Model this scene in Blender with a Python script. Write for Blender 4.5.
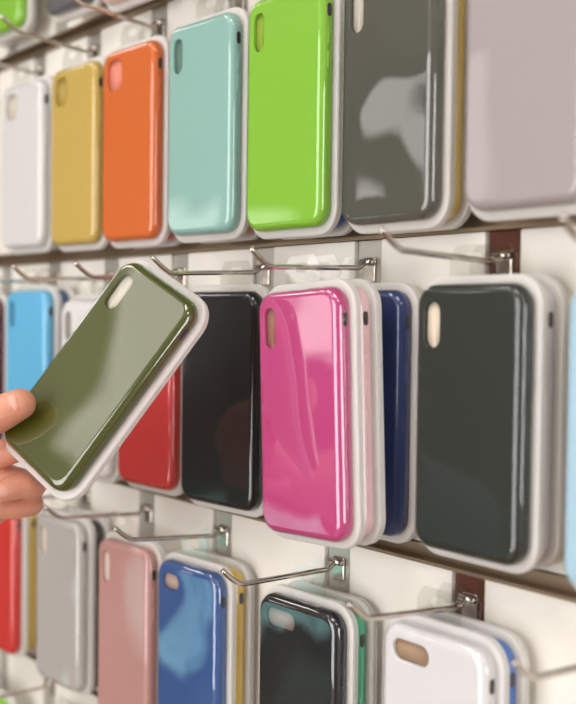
import bpy, bmesh, math, random
from mathutils import Vector, Matrix
from mathutils.geometry import tessellate_polygon
random.seed(7)
for o in list(bpy.data.objects): bpy.data.objects.remove(o)
S = bpy.context.scene; C = S.collection
# ------------------------------------------------------------------ camera
UNIT = .112                                   # spacing of the hook columns (m)
FPX = 1080.0
YAW, PITCH, ROLL = -.9027, -.0307, .0128
CAM = Vector((3.4945*UNIT, -4.2045*UNIT, 1.5))
_cy, _sy, _cp, _sp = math.cos(YAW), math.sin(YAW), math.cos(PITCH), math.sin(PITCH)
FW = Vector((_sy*_cp, _cy*_cp, _sp)); R0 = Vector((_cy, -_sy, 0)); U0 = R0.cross(FW)
RT = R0*math.cos(ROLL)+U0*math.sin(ROLL); UP = -R0*math.sin(ROLL)+U0*math.cos(ROLL)
cd = bpy.data.cameras.new('camera'); cam = bpy.data.objects.new('camera', cd); C.objects.link(cam)
cam.matrix_world = Matrix(((RT.x, UP.x, -FW.x, CAM.x), (RT.y, UP.y, -FW.y, CAM.y), (RT.z, UP.z, -FW.z, CAM.z), (0, 0, 0, 1)))
cd.sensor_fit = 'HORIZONTAL'; cd.sensor_width = 36; cd.lens = FPX/576*36
cd.clip_start = .02; cd.clip_end = 50
cd.dof.use_dof = True; cd.dof.focus_distance = .70; cd.dof.aperture_fstop = 6.0
S.camera = cam
# ------------------------------------------------------------------ world, lights, exposure
w = bpy.data.worlds.new('world'); S.world = w; w.use_nodes = True
w.node_tree.nodes['Background'].inputs[0].default_value = (.95, .97, 1, 1)
w.node_tree.nodes['Background'].inputs[1].default_value = .6
def area(name, loc, rot, sx, sy, power, col):
    l = bpy.data.lights.new(name, 'AREA'); l.shape = 'RECTANGLE'; l.size = sx; l.size_y = sy; l.energy = power; l.color = col
    o = bpy.data.objects.new(name, l); C.objects.link(o); o.location = loc; o.rotation_euler = rot; return o
# added side fill for the trays, then daylight entering the shop window opposite
area('side_fill_light', (3.14, -1.15, 1.55), (0, math.radians(90), 0), 1.7, 1.3, 34, (1, .992, .98))
area('window_daylight', (-.35, -2.96, 1.35), (math.radians(90), 0, 0), 1.9, 2.3, 75, (1, .992, .98))
S.view_settings.view_transform = 'Standard'; S.view_settings.look = 'None'
S.view_settings.gamma = 1; S.view_settings.use_curve_mapping = False
S.view_settings.exposure = -.18
# ------------------------------------------------------------------ helpers
def ray(px, py): return FW + RT*((px-288)/FPX) - UP*((py-352)/FPX)
def at(px, py, yo):
    d = ray(px, py); return CAM + d*((-yo-CAM.y)/d.y)
def cpt(px, py, z): return CAM + ray(px, py)*z
def lin(c): return tuple((x/12.92 if x <= .04045 else ((x+.055)/1.055)**2.4) for x in c)
def hexc(h): return lin(tuple(int(h[i:i+2], 16)/255 for i in (0, 2, 4)))
MC = {}
def mat(name, col, rough=.4, metal=0, coat=0, noise=0, nscale=40, bump=0, bscale=60, sss=0, emis=0, ior=1.5):
    if name in MC: return MC[name]
    m = bpy.data.materials.new(name); m.use_nodes = True; nt = m.node_tree; b = nt.nodes['Principled BSDF']
    col = hexc(col) if isinstance(col, str) else col
    b.inputs['Base Color'].default_value = (*col, 1); b.inputs['Roughness'].default_value = rough
    b.inputs['Metallic'].default_value = metal; b.inputs['Coat Weight'].default_value = coat; b.inputs['IOR'].default_value = ior
    if sss:
        b.inputs['Subsurface Weight'].default_value = sss; b.inputs['Subsurface Scale'].default_value = .004
        b.inputs['Subsurface Radius'].default_value = (1, .35, .2)
    if emis:
        b.inputs['Emission Color'].default_value = (*col, 1); b.inputs['Emission Strength'].default_value = emis
    if noise or bump:
        tc = nt.nodes.new('ShaderNodeTexCoord')
    if noise:
        n = nt.nodes.new('ShaderNodeTexNoise'); n.inputs['Scale'].default_value = nscale; n.inputs['Detail'].default_value = 4
        nt.links.new(tc.outputs['Object'], n.inputs['Vector'])
        r = nt.nodes.new('ShaderNodeValToRGB'); r.color_ramp.elements[0].position = .3; r.color_ramp.elements[1].position = .7
        r.color_ramp.elements[0].color = (*[max(0, c*(1-noise)) for c in col], 1); r.color_ramp.elements[1].color = (*[min(1, c*(1+noise)) for c in col], 1)
        nt.links.new(n.outputs['Fac'], r.inputs[0]); nt.links.new(r.outputs[0], b.inputs['Base Color'])
    if bump:
        n = nt.nodes.new('ShaderNodeTexNoise'); n.inputs['Scale'].default_value = bscale; n.inputs['Detail'].default_value = 2
        nt.links.new(tc.outputs['Object'], n.inputs['Vector'])
        k = nt.nodes.new('ShaderNodeBump'); k.inputs['Strength'].default_value = 1; k.inputs['Distance'].default_value = bump
        nt.links.new(n.outputs['Fac'], k.inputs['Height']); nt.links.new(k.outputs[0], b.inputs['Normal'])
    MC[name] = m; return m
def clear(name, tint=(1, 1, 1), rough=.03, base=.03, gain=1.3, bump=.0, bscale=18):
    """thin clear plastic: transparent with a fresnel gloss on its outer side"""
    m = bpy.data.materials.new(name); m.use_nodes = True; nt = m.node_tree; nt.nodes.remove(nt.nodes['Principled BSDF'])
    out = nt.nodes['Material Output']; N = nt.nodes.new; L = nt.links.new
    t = N('ShaderNodeBsdfTransparent'); t.inputs[0].default_value = (*tint, 1)
    g = N('ShaderNodeBsdfGlossy'); g.inputs['Roughness'].default_value = rough
    fr = N('ShaderNodeFresnel'); fr.inputs[0].default_value = 1.5
    ma = N('ShaderNodeMath'); ma.operation = 'MULTIPLY_ADD'; ma.inputs[1].default_value = gain; ma.inputs[2].default_value = base
    geo = N('ShaderNodeNewGeometry'); inv = N('ShaderNodeMath'); inv.operation = 'SUBTRACT'; inv.inputs[0].default_value = 1
    mu = N('ShaderNodeMath'); mu.operation = 'MULTIPLY'; mu.use_clamp = True
    mn = N('ShaderNodeMath'); mn.operation = 'MINIMUM'; mn.inputs[1].default_value = .42
    mx = N('ShaderNodeMixShader')
    L(fr.outputs[0], ma.inputs[0]); L(geo.outputs['Backfacing'], inv.inputs[1]); L(ma.outputs[0], mn.inputs[0]); L(mn.outputs[0], mu.inputs[0]); L(inv.outputs[0], mu.inputs[1])
    L(mu.outputs[0], mx.inputs[0]); L(t.outputs[0], mx.inputs[1]); L(g.outputs[0], mx.inputs[2]); L(mx.outputs[0], out.inputs[0])
    if bump:
        tc = N('ShaderNodeTexCoord'); oi = N('ShaderNodeObjectInfo'); ad = N('ShaderNodeVectorMath'); ad.operation = 'ADD'
        n = N('ShaderNodeTexNoise'); n.inputs['Scale'].default_value = bscale; n.inputs['Detail'].default_value = 1
        L(tc.outputs['Object'], ad.inputs[0]); L(oi.outputs['Location'], ad.inputs[1]); L(ad.outputs[0], n.inputs['Vector'])
        sub = N('ShaderNodeVectorMath'); sub.operation = 'SUBTRACT'; sub.inputs[1].default_value = (.5, .5, .5)
        sc = N('ShaderNodeVectorMath'); sc.operation = 'SCALE'; sc.inputs['Scale'].default_value = bump
        a2 = N('ShaderNodeVectorMath'); a2.operation = 'ADD'; nz = N('ShaderNodeVectorMath'); nz.operation = 'NORMALIZE'
        L(n.outputs['Color'], sub.inputs[0]); L(sub.outputs[0], sc.inputs[0]); L(geo.outputs['Normal'], a2.inputs[0]); L(sc.outputs[0], a2.inputs[1])
        L(a2.outputs[0], nz.inputs[0]); L(nz.outputs[0], g.inputs['Normal'])
    MC[name] = m; return m
def tag(o, label=None, cat=None, group=None, kind=None):
    if label: o['label'] = label
    if cat: o['category'] = cat
    if group: o['group'] = group
    if kind: o['kind'] = kind
    return o
def empty(name, loc=(0, 0, 0), rot=None):
    o = bpy.data.objects.new(name, None); C.objects.link(o); o.location = loc; o.empty_display_size = .02
    if rot is not None: o.rotation_euler = rot
    return o
def obj(name, bm, m, parent=None, smooth=True):
    if isinstance(bm, bpy.types.Mesh): me = bm
    else:
        me = bpy.data.meshes.new(name); bm.to_mesh(me); bm.free()
        if smooth:
            for p in me.polygons: p.use_smooth = True
        me.materials.append(m)
    o = bpy.data.objects.new(name, me); C.objects.link(o)
    if parent: o.parent = parent
    return o
def box(bm, a, b, bev=0):
    vs = [bm.verts.new((x, y, z)) for x in (a[0], b[0]) for y in (a[1], b[1]) for z in (a[2], b[2])]
    fs = [bm.faces.new([vs[i] for i in f]) for f in ((0, 1, 3, 2), (4, 6, 7, 5), (0, 4, 5, 1), (2, 3, 7, 6), (0, 2, 6, 4), (1, 5, 7, 3))]
    if bev: bmesh.ops.bevel(bm, geom=list({e for f in fs for e in f.edges}), offset=bev, segments=2, affect='EDGES', profile=.5)
def boxo(name, a, b, m, parent=None, bev=0):
    bm = bmesh.new(); box(bm, a, b, bev); bmesh.ops.recalc_face_normals(bm, faces=bm.faces); return obj(name, bm, m, parent, smooth=False)
def tube(bm, pts, rad, seg=10, caps=True):
    pts = [Vector(p) for p in pts]; rad = rad if isinstance(rad, (list, tuple)) else [rad]*len(pts)
    rings = []; t0 = (pts[1]-pts[0]).normalized(); ref = Vector((0, 0, 1)) if abs(t0.z) < .8 else Vector((1, 0, 0)); nx = t0.cross(ref).normalized()
    for i, p in enumerate(pts):
        t = ((pts[min(i+1, len(pts)-1)]-p).normalized()+(p-pts[max(i-1, 0)]).normalized()).normalized()
        nx = (nx-t*nx.dot(t)).normalized(); ny = t.cross(nx)
        rings.append([bm.verts.new(p+(nx*math.cos(2*math.pi*k/seg)+ny*math.sin(2*math.pi*k/seg))*rad[i]) for k in range(seg)])
    for a, b in zip(rings, rings[1:]):
        for k in range(seg): bm.faces.new((a[k], a[(k+1) % seg], b[(k+1) % seg], b[k]))
    if caps: bm.faces.new(rings[0][::-1]); bm.faces.new(rings[-1])
def spline(pts, n=6):
    P = [Vector(p) for p in pts]; out = []
    for i in range(len(P)-1):
        a, b, c, d = P[max(i-1, 0)], P[i], P[i+1], P[min(i+2, len(P)-1)]
        for k in range(n):
            t = k/n; out.append(.5*((2*b)+(c-a)*t+(2*a-5*b+4*c-d)*t*t+(3*b-a-3*c+d)*t**3))
    out.append(P[-1]); return out
# ------------------------------------------------------------------ materials
WHITE = mat('panel_white', 'E9E4DB', .42, noise=.015, nscale=6)
RAIL = mat('rail_aluminium', '97836C', .32, .7)
MIRROR = mat('strip_mirror', 'C9C5BC', .28, .55, noise=.05, nscale=30)
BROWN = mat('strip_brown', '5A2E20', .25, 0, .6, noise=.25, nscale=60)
STEEL = mat('hook_chrome', 'D2CAC2', .16, 1)
TRAY = mat('tray_frosted', 'FAF8F5', .3, 0, .3)
_nt = TRAY.node_tree; _b = _nt.nodes['Principled BSDF']; _o = _nt.nodes['Material Output']
_tr = _nt.nodes.new('ShaderNodeBsdfTranslucent'); _tr.inputs[0].default_value = (*hexc('FAF6F2'), 1)
_tp = _nt.nodes.new('ShaderNodeBsdfTransparent'); _m1 = _nt.nodes.new('ShaderNodeMixShader'); _m2 = _nt.nodes.new('ShaderNodeMixShader')
_m1.inputs[0].default_value = .42; _m2.inputs[0].default_value = .12
_nt.links.new(_b.outputs[0], _m1.inputs[1]); _nt.links.new(_tr.outputs[0], _m1.inputs[2]); _nt.links.new(_m1.outputs[0], _m2.inputs[1]); _nt.links.new(_tp.outputs[0], _m2.inputs[2]); _nt.links.new(_m2.outputs[0], _o.inputs[0])
SHELL = clear('blister_clear', base=.01, gain=1.25, bump=.05, bscale=14)
SHELLW = clear('blister_clear_wavy', base=.03, gain=1.5, bump=.22, bscale=13)
SHELLH = clear('blister_clear_smooth', rough=.0, base=.045, gain=1.3, bump=.07, bscale=10)
SHELLP = clear('blister_clear_bowed', base=.05, gain=1.7, bump=.085, bscale=15)
SHELLF = clear('blister_clear_flat', base=.0, gain=1.0, bump=.02, bscale=14)
TAB = clear('tab_clear', (.97, .97, .96), .05, .05, 1.3)
SLOT = mat('slot_dark', '170E0B', .6)
# ------------------------------------------------------------------ room
def struct(name, bm_or_box, m, **k):
    o = boxo(name, *bm_or_box, m) ; tag(o, kind='structure'); return o
PLASTER = mat('plaster_warm', 'B7A48F', .8, noise=.04, nscale=3)
PLASTER_DARK = mat('plaster_taupe', '6E5B4B', .8, noise=.05, nscale=3)
CEIL = mat('ceiling_white', '857C70', .9, noise=.02, nscale=5)
FLOOR = mat('floor_wood', '8A6A4C', .35, noise=.2, nscale=8)
X0, X1, Y0, ZC = -3.2, 3.2, -3.0, 2.8
struct('floor', ((X0, Y0, -.1), (X1, .03, 0)), FLOOR)
struct('ceiling', ((X0, Y0, ZC), (X1, .03, ZC+.1)), CEIL)
struct('wall_left', ((X0-.1, Y0, 0), (X0, .13, ZC)), PLASTER_DARK)
struct('wall_right', ((X1, Y0, 0), (X1+.1, .13, ZC)), PLASTER)
bm = bmesh.new()                                            # wall opposite with the shop window opening
for a, b in (((X0, Y0-.1, 0), (-1.35, Y0, ZC)), ((.65, Y0-.1, 0), (X1, Y0, ZC)), ((-1.35, Y0-.1, 2.55), (.65, Y0, ZC)), ((-1.35, Y0-.1, 0), (.65, Y0, .15))): box(bm, a, b)
wf = obj('wall_front', bm, PLASTER_DARK, smooth=False); tag(wf, kind='structure')
bm = bmesh.new()
for a, b in (((-1.35, Y0-.06, .15), (-1.29, Y0-.02, 2.55)), ((.59, Y0-.06, .15), (.65, Y0-.02, 2.55)), ((-1.29, Y0-.06, 2.49), (.59, Y0-.02, 2.55)), ((-1.29, Y0-.06, .15), (.59, Y0-.02, .21))): box(bm, a, b)
wn = obj('window_1', bm, mat('window_frame', '5C5650', .4), smooth=False); tag(wn, kind='structure')
boxo('pane', (-1.29, Y0-.045, .21), (.59, Y0-.04, 2.49), clear('window_glass', base=.02, gain=1), wn)
LFRAME0 = mat('lamp_frame', 'E6E4E0', .4)
GLOW = mat('added_glow_pane', (1, .985, .96), .4, emis=2.6)
def glow_window(name, a, b, t, axis):  # unseen glowing panes in frames, added for reflections and side light
    bm = bmesh.new(); e = .03
    if axis == 'x': bars = (((a[0], a[1], a[2]), (b[0], a[1]+e, b[2])), ((a[0], b[1]-e, a[2]), (b[0], b[1], b[2])), ((a[0], a[1]+e, a[2]), (b[0], b[1]-e, a[2]+e)), ((a[0], a[1]+e, b[2]-e), (b[0], b[1]-e, b[2])))
    else: bars = (((a[0], a[1], a[2]), (a[0]+e, b[1], b[2])), ((b[0]-e, a[1], a[2]), (b[0], b[1], b[2])), ((a[0]+e, a[1], a[2]), (b[0]-e, b[1], a[2]+e)), ((a[0]+e, a[1], b[2]-e), (b[0]-e, b[1], b[2])))
    for p, q_ in bars: box(bm, p, q_)
    o = obj(name, bm, mat('window_frame', '5C5650', .4), smooth=False); tag(o, kind='structure')
    if axis == 'x': boxo('pane', (a[0]+.005, a[1]+e, a[2]+e), (a[0]+.012, b[1]-e, b[2]-e), GLOW, o)
    else: boxo('pane', (a[0]+e, a[1]+.005, a[2]+e), (b[0]-e, a[1]+.012, b[2]-e), GLOW, o)
glow_window('added_window_2', (X0, -2.76, 1.25), (X0+.03, -2.28, 2.0), 0, 'x')  # added so the pink cover has something bright to reflect
glow_window('added_window_3', (-2.98, Y0, 1.95), (-2.55, Y0+.03, 2.62), 0, 'y')  # added for the bright reflection in the charcoal grey cover
glow_window('added_window_4', (X1-.03, -1.85, .65), (X1, -.45, 2.45), 0, 'x')  # added to brighten the right-hand sides of trays and cases
lb = empty('glow_box', (X0+.03, -2.5, .1)); tag(lb, 'low teal and white glow box added for reflections in the covers', 'added light')  # unseen glowing box, added to give the lower covers teal reflections
LBM = mat('glow_box_face', (.35, .85, .75), .4, emis=1.6, noise=.5, nscale=5)
LBM.node_tree.links.new(LBM.node_tree.nodes['Color Ramp'].outputs[0], LBM.node_tree.nodes['Principled BSDF'].inputs['Emission Color'])
boxo('body', (.0, -.42, 0), (.06, .42, .62), LFRAME0, lb, .004); boxo('face', (.06, -.40, .02), (.064, .40, .60), LBM, lb)
# square ceiling luminaires of the shop
LAMP = mat('lamp_diffuser', (1, .97, .93), .5, emis=9)
LFRAME = mat('lamp_frame', 'E6E4E0', .4)
for i, (x, y) in enumerate(((-2.2, -1.1), (-1.0, -1.1), (.2, -1.1), (1.4, -1.1))):
    t = empty('ceiling_light', (x, y, ZC)); tag(t, ('square ceiling panel light nearest the left wall', 'second square ceiling panel light from the left wall', 'second square ceiling panel light from the right wall', 'square ceiling panel light nearest the right wall')[i], 'lamp', 'ceiling panel lights')
    bm = bmesh.new()
    for a, b in (((-.32, -.32, -.04), (.32, -.29, 0)), ((-.32, .29, -.04), (.32, .32, 0)), ((-.32, -.29, -.04), (-.29, .29, 0)), ((.29, -.29, -.04), (.32, .29, 0))): box(bm, a, b)
    obj('frame', bm, LFRAME, t, smooth=False); boxo('diffuser', (-.29, -.29, -.03), (.29, .29, -.012), LAMP, t)
t = empty('ceiling_light', (-.86, -2.33, ZC), (0, 0, math.radians(-13))); tag(t, 'long white ceiling light added for the reflection in the olive case', 'lamp')  # added lamp, placed and turned to reflect in the held case's cover
bm = bmesh.new()
for a, b in (((-.22, -.62, -.04), (-.2, .62, 0)), ((.2, -.62, -.04), (.22, .62, 0)), ((-.2, -.62, -.04), (.2, -.6, 0)), ((-.2, .6, -.04), (.2, .62, 0))): box(bm, a, b)
obj('frame', bm, LFRAME, t, smooth=False); boxo('diffuser', (-.2, -.6, -.03), (.2, .6, -.012), mat('added_lamp_diffuser', (1, .96, .9), .5, emis=1.7), t)
# ------------------------------------------------------------------ display wall
ZT = {-1: 1.956, 0: 1.7572, 1: 1.5516, 2: 1.3529, 3: 1.1541, 4: .955, 5: .756}
G = .012; SW = .0245
wall = boxo('wall_back', (X0, .012, 0), (X1, .13, ZC), mat('backing_board', '6B5847', .7, noise=.05)); tag(wall, kind='structure')
STR = {-1: [n+.1 for n in range(-9, 3)], 0: [n-.3137 for n in range(-8, 4)], 1: [float(n) for n in range(-9, 4)],
       2: [-8.43, -7.43, -6.43, -5.43, -4.43, -3.43, -2.43, -1.23, -.19, .81, 1.81, 2.81], 3: [n-.05 for n in range(-8, 4)], 4: [n+.1 for n in range(-8, 4)]}
PROF = [(.011, 0), (-.0030, 0), (-.0030, .0022), (.0065, .0022), (.0065, G-.0022), (-.0030, G-.0022), (-.0030, G), (.011, G)]
for j in range(-1, 5):
    zt, zb = ZT[j], ZT[j+1]+G
    xs = sorted(STR[j])
    for i, k in enumerate(xs):
        xr = k*UNIT
        if i < len(xs)-1:
            xn = xs[i+1]*UNIT-SW
            boxo('panel', (xr+.0006, 0, zb+.0003), (xn-.0006, .0118, zt-.0003), WHITE, wall, .0008)
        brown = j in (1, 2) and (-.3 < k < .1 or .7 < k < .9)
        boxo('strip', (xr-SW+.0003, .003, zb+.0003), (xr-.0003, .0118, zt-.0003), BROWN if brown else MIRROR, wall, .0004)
    bm = bmesh.new(); a = [bm.verts.new((xs[0]*UNIT, y, zt+z)) for y, z in PROF]; b = [bm.verts.new((xs[-1]*UNIT, y, zt+z)) for y, z in PROF]; n = len(PROF)
    for i in range(n): bm.faces.new((a[i], a[(i+1) % n], b[(i+1) % n], b[i]))
    bm.faces.new(a); bm.faces.new(b); bmesh.ops.recalc_face_normals(bm, faces=bm.faces)
    obj('rail', bm, RAIL, wall, smooth=False)
# ------------------------------------------------------------------ hooks
def hook(X, z, label, L=.078, dz=0, up=.0105, out=.018):
    t = empty('display_hook', (X, .003, z)); tag(t, label, 'hook', 'wire hooks on the display wall')
    bm = bmesh.new()
    pts = [(0, -.004, .004), (0, -.010, .0005)]
    pts += [(0, -.012-(L-.012)*i/5, dz*i/5) for i in range(6)]
    pts += [(0, -L-out*.25, dz+up*.06), (0, -L-out*.6, dz+up*.42), (0, -L-out, dz+up)]
    tube(bm, spline(pts, 3), .0017, 10); obj('wire', bm, STEEL, t)
    bm = bmesh.new(); box(bm, (-.0055, -.0018, -.009), (.0055, 0, .007), .0007); obj('base_plate', bm, STEEL, t, smooth=False)
    bm = bmesh.new(); tube(bm, [(-.006, -.0035, .004), (.006, -.0035, .004)], .0022, 10); obj('clamp', bm, STEEL, t)
    return t
HX = {1: [], 2: [], 0: [], 3: []}
def add_hook(j, k, label, **kw):
    X = (k-.107)*UNIT; HX[j].append(X); hook(X, ZT[j]-.0185, label, **kw)
# ------------------------------------------------------------------ packaged cases
def rr(w, h, r, inset=0, n=7, cx=0, cz=0):
    w2, h2, r2 = w/2-inset, h/2-inset, max(r-inset, .0004); out = []
    for (sx, sz, a0) in ((1, 1, 0), (-1, 1, 90), (-1, -1, 180), (1, -1, 270)):
        for i in range(n+1):
            a = math.radians(a0+90*i/n); out.append((cx+sx*(w2-r2)+r2*math.cos(a), cz+sz*(h2-r2)+r2*math.sin(a)))
    return out
def loft(bm, rings):
    R = [[bm.verts.new((x, y, z)) for x, z in pts] for pts, y in rings]; n = len(R[0])
    for a, b in zip(R, R[1:]):
        for k in range(n): bm.faces.new((a[k], a[(k+1) % n], b[(k+1) % n], b[k]))
    return R
T = .0092                                       # case depth
def profile(w, h, r, grow=0, tt=T, soft=.0052):
    rg = [(rr(w, h, r, .0006-grow), 0.0), (rr(w, h, r, -grow), -.0012)]
    for i in range(0, 7):
        a = math.radians(90*i/6); rg.append((rr(w, h, r, -grow+soft*(1-math.cos(a))), -(tt-soft*1.05)-soft*1.05*math.sin(a)))
    rg.append((rr(w, h, r, -grow+soft+.0006), -tt)); return rg
CUT = {'pill': lambda w, h: (.0112, .0255, .0056, -w/2+.0135, h/2-.0225), 'square': lambda w, h: (.0215, .0245, .0075, -w/2+.0195, h/2-.0205),
       'wide': lambda w, h: (.0290, .0120, .0059, -w/2+.0235, h/2-.0145), 'small': lambda w, h: (.0205, .0115, .0056, -w/2+.0185, h/2-.0150)}
MCACHE = {}
def meshes(w, h, cut):
    key = (round(w, 4), round(h, 4), cut)
    if key in MCACHE: return MCACHE[key]
    r = .0125; d = {}
    bm = bmesh.new(); R = loft(bm, profile(w, h, r)); last = R[-1]
    cw, ch, cr, cx, cz = CUT[cut](w, h)
    H = loft(bm, [(rr(cw, ch, cr, -.0012, 5, cx, cz), -T), (rr(cw, ch, cr, -.0007, 5, cx, cz), -T), (rr(cw, ch, cr, -.0002, 5, cx, cz), -T+.0003), (rr(cw, ch, cr, 0, 5, cx, cz), -T+.0010), (rr(cw, ch, cr, 0, 5, cx, cz), -T+.0024)])
    allv = last+H[0]
    for tri in tessellate_polygon([[Vector((v.co.x, v.co.z, 0)) for v in last], [Vector((v.co.x, v.co.z, 0)) for v in H[0]]]):
        bm.faces.new([allv[i] for i in tri])
    bmesh.ops.recalc_face_normals(bm, faces=bm.faces); d['case'] = bm
    bm = bmesh.new(); v = [bm.verts.new((x, -T+.0026, z)) for x, z in rr(cw, ch, cr, -.0015, 5, cx, cz)]; v2 = [bm.verts.new((x, -T+.0032, z)) for x, z in rr(cw, ch, cr, -.0015, 5, cx, cz)]
    bm.faces.new(v); bm.faces.new(v2)
    for i in range(len(v)): bm.faces.new((v[i], v[(i+1) % len(v)], v2[(i+1) % len(v)], v2[i]))
    bmesh.ops.recalc_face_normals(bm, faces=bm.faces); d['lining'] = bm
    def sidepill(z0, hh, ww, proud):
        bm = bmesh.new(); y0 = -.0036; o = rr(ww, hh, ww*.49, 0, 4); rings = []
        for ins, dx in ((0, -.0006), (0, proud*.5), (ww*.12, proud)):
            rings.append([bm.verts.new((w/2+dx, y0+a, z0+b)) for a, b in rr(ww, hh, ww*.49, ins, 4)])
        for a, b in zip(rings, rings[1:]):
            for k in range(len(a)): bm.faces.new((a[k], a[(k+1) % len(a)], b[(k+1) % len(a)], b[k]))
        bm.faces.new(rings[-1]); bmesh.ops.recalc_face_normals(bm, faces=bm.faces); return bm
    d['slot'] = sidepill(h/2-.0195, .0085, .0036, .0002)
    d['b1'] = sidepill(h/2-.0355, .0110, .0026, .0005); d['b2'] = sidepill(h/2-.0505, .0110, .0026, .0005)
    bm = bmesh.new(); R = loft(bm, profile(w, h, r, .0007, T+.0007, .0056)); bm.faces.new(R[-1]); bmesh.ops.recalc_face_normals(bm, faces=bm.faces); d['shell'] = bm
    bm = bmesh.new(); o = .0050; rw, rh, rad = w+2*o, h+2*o, r+o
    R = loft(bm, [(rr(rw, rh, rad, o*.9), .0001), (rr(rw, rh, rad, .0012), .0001), (rr(rw, rh, rad, .0002), .0006), (rr(rw, rh, rad, 0), .0013), (rr(rw, rh, rad, .0003), .0022),
                  (rr(rw, rh, rad, .0016), .0027), (rr(rw, rh, rad, .0018), .0036), (rr(rw, rh, rad, .0003), .0040), (rr(rw, rh, rad, .0002), .0047), (rr(rw, rh, rad, .0012), .0050)])
    bm.faces.new(R[0]); bm.faces.new(R[-1]); bmesh.ops.recalc_face_normals(bm, faces=bm.faces); d['tray'] = bm
    for k in list(d):
        me = bpy.data.meshes.new(k); d[k].to_mesh(me); d[k].free()
        for p in me.polygons: p.use_smooth = not (k in ('case', 'shell') and abs(p.normal.y) > .9995)
        d[k] = me
    MCACHE[key] = d; return d
def lobj(name, me, m, parent):
    o = bpy.data.objects.new(name, me); C.objects.link(o); o.parent = parent
    if not me.materials: me.materials.append(None)
    o.material_slots[0].link = 'OBJECT'; o.material_slots[0].material = m; return o
def tabmesh(dx, h):
    """flat clear hang tab with a slot for the hook"""
    bm = bmesh.new(); z0 = h/2+.001; outer = [(-.017, z0), (.017, z0), (.017, z0+.014), (.012, z0+.021), (-.012, z0+.021), (-.017, z0+.014)]
    hole = rr(.013, .0062, .003, 0, 3, 0, z0+.0135); res = []
    for y in (.0024, .0032):
        a = [bm.verts.new((dx+x, y, z)) for x, z in outer]; b = [bm.verts.new((dx+x, y, z)) for x, z in hole]
        ea = [bm.edges.new((a[i], a[(i+1) % len(a)])) for i in range(len(a))]; eb = [bm.edges.new((b[i], b[(i+1) % len(b)])) for i in range(len(b))]
        bmesh.ops.triangle_fill(bm, use_beauty=True, edges=ea+eb, normal=(0, -1 if y < .003 else 1, 0)); res.append((a, b))
    for (a, b) in ((res[0][0], res[1][0]), (res[0][1], res[1][1])):
        for i in range(len(a)): bm.faces.new((a[i], a[(i+1) % len(a)], b[(i+1) % len(a)], b[i]))
    bmesh.ops.recalc_face_normals(bm, faces=bm.faces); return bm
def pack(color, label, group, mw=None, w=.077, h=.150, cut='pill', lining='E9D9C8', hookx=None, rough=.38, tray=None, shell=None, metal=0):
    t = empty('packaged_phone_case'); tag(t, label, 'phone case', group)
    d = meshes(w, h, cut); m = mat('case_'+color, color, rough, metal)
    c = lobj('case', d['case'], m, t)
    lobj('camera_opening', d['lining'], mat('lining_'+lining, lining, .8), c)
    lobj('switch_slot', d['slot'], SLOT, c); lobj('side_button', d['b1'], m, c); lobj('side_button', d['b2'], m, c)
    lobj('tray', d['tray'], tray or TRAY, t); lobj('blister_cover', d['shell'], shell or SHELL, t)
    if hookx is not None: obj('hang_tab', tabmesh(hookx, h), TAB, t, smooth=False)
    return t
PITCHY = .0154
def nearest(j, X):
    return min(HX[j], key=lambda v: abs(v-X)) if HX.get(j) else X
def place(j, px, yo, color, label, group, w=.077, h=.150, cut='pill', yaw=0, roll=0, tilt=0, back=None, **kw):
    """px = (left, right, top, bottom) of the case as seen; yo = distance of its front from the wall"""
    a, b, c, d = px; mx, my = (a+b)/2, (c+d)/2
    l = at(a, my, yo-.004); r = at(b, my, yo-.0085); tp = at(mx, c, yo-.002); bt = at(mx, d, yo-.002)
    X, Z = (l.x+r.x)/2, (tp.z+bt.z)/2
    hz = nearest(j, X)-X; hz = max(-.02, min(.02, hz))
    specs = [(color, label, yo, cut, kw.get('lining', 'E9D9C8'))]
    if back: specs.append((back[0], back[1], yo-PITCHY-(back[2] if len(back) > 2 else 0), cut, 'E9D9C8'))
    for i, (col, lab, y, ct, li) in enumerate(specs):
        t = pack(col, lab, group, None, w, h, ct, li, hz, kw.get('rough', .38), kw.get('tray'), kw.get('shell'))
        t.location = (X+i*.0008, -y+T, Z+i*.0006); t.rotation_euler = (math.radians(tilt), math.radians(roll), math.radians(yaw))
    return X, Z, (r.x-l.x), (tp.z-bt.z)
# hooks, row by row (strip position, in columns)
names = {1: {0: 'wire hook holding the dark green case packs', -1: 'wire hook holding the pink case packs', -2: 'wire hook holding the glossy black case pack', -3: 'wire hook above the red case behind the held olive case', -4: 'wire hook above the white case beside the sky blue one', -5: 'wire hook above the sky blue case', 1: 'wire hook above the pale blue case next to dark green'}}
for k, dz in ((1, .002), (0, .003), (-1, -.002), (-2, -.003), (-3, -.003), (-4, -.002), (-5, -.002)): add_hook(1, k, names[1][k], dz=dz)
for k, lab, dz in ((.81, 'wire hook standing empty right of the white case with wide camera opening', .003), (-.19, 'wire hook holding the white case with wide camera opening', .005), (-1.23, 'wire hook holding the black and mint cases', 0), (-2.43, 'wire hook holding the denim blue and mustard cases', .005), (-3.43, 'wire hook holding the rose pink case', .004), (-4.43, 'wire hook above the silver grey case', .003), (-5.43, 'wire hook above the red case in the row under the sky blue one', .003)): add_hook(2, k, lab, dz=dz)
for k, lab in ((.686, 'wire hook holding the lavender grey case'), (-.3137, 'wire hook holding the charcoal grey case'), (-1.3137, 'wire hook holding the lime green case in row with orange'), (-2.3137, 'wire hook holding the pale aqua case'), (-3.3137, 'wire hook holding the orange case'), (-4.3137, 'wire hook holding the mustard yellow case beside the orange one'), (-5.3137, 'wire hook holding the white case beside the mustard yellow one')): add_hook(0, k, lab, L=.070, dz=.006, up=.012, out=.022)
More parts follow.
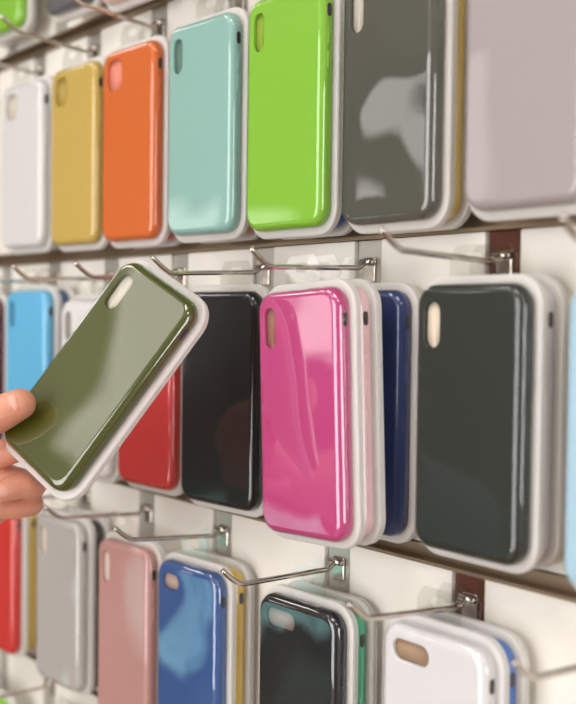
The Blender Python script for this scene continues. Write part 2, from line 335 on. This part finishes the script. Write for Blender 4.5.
for k, lab in ((-5.05, 'wire hook above the lime case in the lowest row'), (-4.05, 'wire hook in lowest row under the silver grey case')): add_hook(3, k, lab)
G1, G2, G3 = 'cases in the row with orange and lime', 'cases in the row with black and dark green', 'cases in the row with rose and denim blue'
INFO = []
def P(*a, **k): INFO.append((a[3], place(*a, **k)))
P(0, (3, 51, 80, 249), .036, 'D6D5D4', 'white case with squarish camera opening beside the mustard yellow one', G1, h=.155, cut='square', yaw=4, lining='CFC6B4')
P(0, (54, 103, 63, 245), .036, 'C2A552', 'mustard yellow case between the white and orange cases', G1, h=.155, cut='square', yaw=3, lining='B59A4A')
P(0, (105, 163, 41, 243), .036, 'CE6424', 'bright orange case with squarish camera opening', G1, h=.155, cut='square', yaw=3, lining='E58C7A', back=('C8203F', 'crimson case packed behind the orange case'))
P(0, (169, 243, 13, 238), .036, '8AB4AB', 'pale aqua case between the orange and lime green cases', G1, h=.155, yaw=4, w=.078, lining='5E7F72', back=('C9824E', 'tan orange case packed behind the pale aqua case'))
P(0, (248, 334, -16, 233), .036, '80BA30', 'lime green case next to the charcoal grey one', G1, h=.155, yaw=2, w=.078, lining='8FA832', back=('1F4FA0', 'royal blue case packed behind the lime green case'))
P(0, (346, 443, -38, 221), .036, '4C4C43', 'charcoal grey glossy case beside the lavender grey one', G1, shell=SHELLW, w=.078, h=.150, lining='C9C2B4', back=('E0C050', 'yellow case packed behind the charcoal grey case'))
P(0, (473, 592, -92, 204), .040, 'A3999A', 'lavender grey case in frosted wrap beside the charcoal grey one', G1, w=.079, h=.150, lining='8A8080', shell=SHELLF)
P(1, (-38, 8, 298, 444), .036, '5A1830', 'maroon case beside the sky blue one', G2, yaw=3, h=.148)
P(1, (8, 54, 297, 444), .036, '5FB6E2', 'sky blue case next to the maroon one', G2, yaw=4, h=.150, lining='4A8FB0', back=('2A4F80', 'dark blue case packed behind the sky blue case'))
P(1, (62, 117, 296, 480), .036, 'E4E2E2', 'white case behind the held olive case beside sky blue', G2, yaw=4, h=.150, lining='9C9690', back=('2C2A2C', 'black case packed behind the white case next to red'))
P(1, (121, 180, 294, 490), .036, 'BE2C2C', 'red case half hidden behind the held olive case', G2, yaw=3, h=.150)
P(1, (181, 267, 291, 508), .036, '0E0C10', 'glossy black case between the red and pink cases', G2, yaw=5, w=.084, h=.153, shell=SHELLF, lining='0E0C10', rough=.3)
P(1, (325, 405, 290, 532), .020, '24386E', 'navy blue case behind the pink packs', G2, w=.078, h=.150, lining='1A2A50')
P(1, (263, 351, 288, 540), .062, 'BE3F7C', 'bright pink case swung forward in front of the navy one', G2, shell=SHELLP, w=.079, h=.150, roll=-3, lining='9E6A5C', back=('F2C9CC', 'pale pink case packed right behind the bright pink one'))
P(1, (418, 532, 285, 558), .036, '1F251F', 'dark green case with cream camera opening', G2, w=.078, h=.148, lining='EBD9C4', back=('D9D6DE', 'pale lilac case packed behind the dark green case'))
P(1, (577, 706, 290, 600), .036, 'A9CBDD', 'pale blue case to the side of the dark green pack', G2, w=.077, h=.150)
P(2, (-28, 30, 514, 640), .036, 'C62C26', 'red case left of the silver grey case on the row below sky blue', G3, yaw=5, h=.148, back=('D8B850', 'mustard case packed behind the red case next to silver grey'))
P(2, (38, 88, 530, 678), .036, 'B9B4B0', 'silver grey glossy case beside the rose pink one', G3, shell=SHELLW, yaw=4, h=.150, back=('20201F', 'black case packed behind the silver grey case'))
P(2, (100, 157, 545, 730), .036, 'C0908A', 'rose pink case beside the denim blue one', G3, yaw=3, h=.150)
P(2, (158, 228, 566, 772), .036, '33558F', 'denim blue glossy case with small camera opening', G3, shell=SHELLW, yaw=3, h=.150, cut='small', lining='C2A79A', back=('DDB955', 'mustard yellow case packed behind the denim blue case'))
P(2, (257, 350, 602, 838), .036, '101418', 'black glossy case with wide camera opening in front of mint', G3, shell=SHELLW, yaw=2, w=.079, h=.150, cut='wide', lining='8E7A72', back=('4CC39A', 'mint green case packed behind the black case'))
P(2, (380, 500, 634, 906), .036, 'DCDADC', 'white case with wide camera opening and tan lining', G3, w=.080, h=.150, cut='wide', lining='A98C72', back=('3E6FC0', 'blue case packed behind the white wide-opening case'))
for n, v in INFO: print('PACK', n, [round(x, 4) for x in v])
# upper and lower rows, only their ends are in view
def row_pack(X, zc, yo, color, label, group, **k):
    kw = {a: k[a] for a in k if a in ('w', 'h', 'cut', 'lining')}
    t = pack(color, label, group, hookx=0, **kw); t.location = (X, -yo+T, zc); t.rotation_euler = (0, 0, math.radians(k.get('yaw', 3))); return t
GT, GB = 'cases in the top row', 'cases in the lowest row'
def by_bottom(pxl, pyb, yo, h=.150, w=.077):
    p = at(pxl, pyb, yo-.004); return p.x+w/2, p.z+h/2
def by_top(pxl, pyt, yo, h=.150, w=.077):
    p = at(pxl, pyt, yo-.004); return p.x+w/2, p.z-h/2
for (xl, yb, yo, col, lab) in ((-12, 40, .036, '80BA30', 'lime green case in the top row above the white and yellow cases'), (-8, 44, .021, '9DB8D8', 'powder blue case packed behind the lime case of the top row'),
                               (50, 19, .036, '5C5C60', 'slate grey case in the top row above the yellow case'), (104, 8, .036, 'E6C8BC', 'blush case in the top row above the orange case'), (160, -9, .036, 'A67C66', 'brown case in the top row above the aqua case')):
    X, Z = by_bottom(xl, yb, yo); row_pack(X, Z, yo, col, lab, GT)
for (xl, yt, yo, col, lab) in ((-26, 683, .036, '8FD040', 'lime green case in the lowest row under the red one'), (40, 712, .036, 'E4E2E2', 'white case in the lowest row under the silver grey one')):
    X, Z = by_top(xl, yt, yo); row_pack(X, Z, yo, col, lab, GB)
# ------------------------------------------------------------------ the held case
def cv(v): return RT*v[0]-UP*v[1]+FW*v[2]          # camera axes (right, down, forward) to the room
hx, hy, hz = cv((.683, .48, -.55)), cv((.588, -.809, .025)), cv((-.433, -.341, -.835))
hx.normalize(); hz = hx.cross(hy).normalized(); hy = hz.cross(hx).normalized()
hc = CAM+cv((-.1195, .0155, .695))
held = pack('434A08', 'olive green case held diagonally in a hand', 'cases in hand', None, .074, .1455, 'pill', 'CFC8B8', None, shell=SHELLH)
del held['group']
held.matrix_world = Matrix(((hx.x, -hz.x, hy.x, hc.x), (hx.y, -hz.y, hy.y, hc.y), (hx.z, -hz.z, hy.z, hc.z), (0, 0, 0, 1)))
# ------------------------------------------------------------------ the hand
SKIN = mat('skin', 'D8967C', .48, noise=.07, nscale=55, bump=.0004, bscale=500, sss=.25)
def limb(bm, pts, rad, n=5, seg=16):
    Q = spline(pts, n); m = len(pts)-1; rs = []
    for i in range(len(Q)):
        u = i/n; k = min(int(u), m-1); f_ = u-k; f_ = f_*f_*(3-2*f_); rs.append(rad[k]*(1-f_)+rad[k+1]*f_)
    # rounded ends
    d0 = (Q[0]-Q[1]).normalized(); d1 = (Q[-1]-Q[-2]).normalized()
    pre = [(Q[0]+d0*rs[0]*math.sin(a), rs[0]*math.cos(a)) for a in (1.45, 1.1, .7, .35)]; post = [(Q[-1]+d1*rs[-1]*math.sin(a), rs[-1]*math.cos(a)) for a in (.35, .7, 1.1, 1.45)]
    tube(bm, [p for p, _ in pre]+Q+[p for p, _ in post], [r for _, r in pre]+rs+[r for _, r in post], seg)
bm = bmesh.new()
K = cpt
# thumb: tip on the front of the case, base off to the side
limb(bm, [K(20, 404, .688), K(-2, 415, .692), K(-34, 434, .710), K(-72, 454, .735), K(-110, 470, .75)], [.0102, .0118, .0112, .0128, .0170])
# index finger behind the case
limb(bm, [K(36, 440, .7185), K(12, 450, .728), K(-22, 460, .742), K(-60, 458, .76), K(-100, 452, .765)], [.0082, .0095, .0105, .0108, .0130])
# curled middle finger
limb(bm, [K(0, 492, .706), K(15, 487, .711), K(31, 485, .720), K(29, 484, .736), K(-10, 474, .752), K(-60, 472, .768), K(-104, 468, .768)], [.0078, .0085, .0090, .0092, .0096, .0102, .0125])
# curled ring finger
limb(bm, [K(-6, 509, .714), K(13, 508, .721), K(30, 505, .732), K(27, 502, .747), K(-12, 494, .762), K(-60, 490, .776), K(-106, 486, .775)], [.0068, .0074, .0077, .0080, .0088, .0097, .012])
# curled little finger
limb(bm, [K(-28, 516, .718), K(-14, 516, .726), K(-4, 514, .737), K(-6, 512, .755), K(-30, 510, .773), K(-70, 508, .782), K(-110, 502, .778)], [.0064, .0070, .0074, .0076, .0080, .0087, .011])
# palm, wrist, forearm
limb(bm, [K(-95, 462, .765), K(-150, 478, .765), K(-210, 500, .755), K(-330, 550, .72), K(-470, 610, .68)], [.030, .036, .030, .031, .036])
limb(bm, [K(-100, 488, .775), K(-150, 500, .77), K(-210, 508, .757)], [.020, .026, .026])
bmesh.ops.recalc_face_normals(bm, faces=bm.faces)
person = obj('person', bm, SKIN)
rm = person.modifiers.new('remesh', 'REMESH'); rm.mode = 'VOXEL'; rm.voxel_size = .0011; rm.use_smooth_shade = True
sm = person.modifiers.new('smooth', 'SMOOTH'); sm.factor = .5; sm.iterations = 2
tag(person, 'bare hand reaching in, thumb and curled fingers gripping the olive case', 'person')
NAIL = mat('nail', 'E0A592', .38)
def nail(c, axis, normal, L, Wd, R):
    """curved nail plate"""
    ax = axis.normalized(); nn = (normal-ax*normal.dot(ax)).normalized(); sd = ax.cross(nn); bm = bmesh.new(); g = []
    for layer in (0, -.0006):
        rows = []
        for i in range(9):
            u = -1+2*i/8; row = []
            for k in range(9):
                v = -1+2*k/8; ww = Wd/2*(1-max(0, abs(u)-.45)**2*1.6); a = v*ww/R
                row.append(bm.verts.new(c+ax*(u*L/2)+sd*(R*math.sin(a))+nn*(R*math.cos(a)-R+layer-abs(u)**3*.0006)))
            rows.append(row)
        g.append(rows)
        for i in range(8):
            for k in range(8): bm.faces.new((rows[i][k], rows[i+1][k], rows[i+1][k+1], rows[i][k+1]))
    bmesh.ops.recalc_face_normals(bm, faces=bm.faces)
    return obj('fingernail', bm, NAIL, person)
def nail_on(a, b, f_, r, lean, L, Wd):
    ax = a-b; p = b+ax*f_; axn = ax.normalized(); n_ = (CAM-p).normalized()+lean; n_ = (n_-axn*n_.dot(axn)).normalized()
    nail(p+n_*r, ax, n_, L, Wd, r*.86)
nail_on(K(20, 404, .689), K(-2, 415, .694), .90, .0113, UP*.22-RT*.1, .0120, .0112)
nail_on(K(0, 492, .706), K(15, 487, .711), .75, .0081, UP*.1, .0110, .0100)
bm = bmesh.new(); a_, b_, c2 = K(-400, 580, .70), K(-470, 610, .68), K(-640, 680, .64)
tube(bm, spline([a_, b_, c2], 4), [.044]*4+[.047]*4+[.052], 24, caps=False)
sl = obj('sleeve', bm, mat('sleeve_cloth', '5A6470', .9, noise=.08, nscale=200), person); sl['label'] = 'rolled grey cloth sleeve'
so = sl.modifiers.new('thick', 'SOLIDIFY'); so.thickness = .003
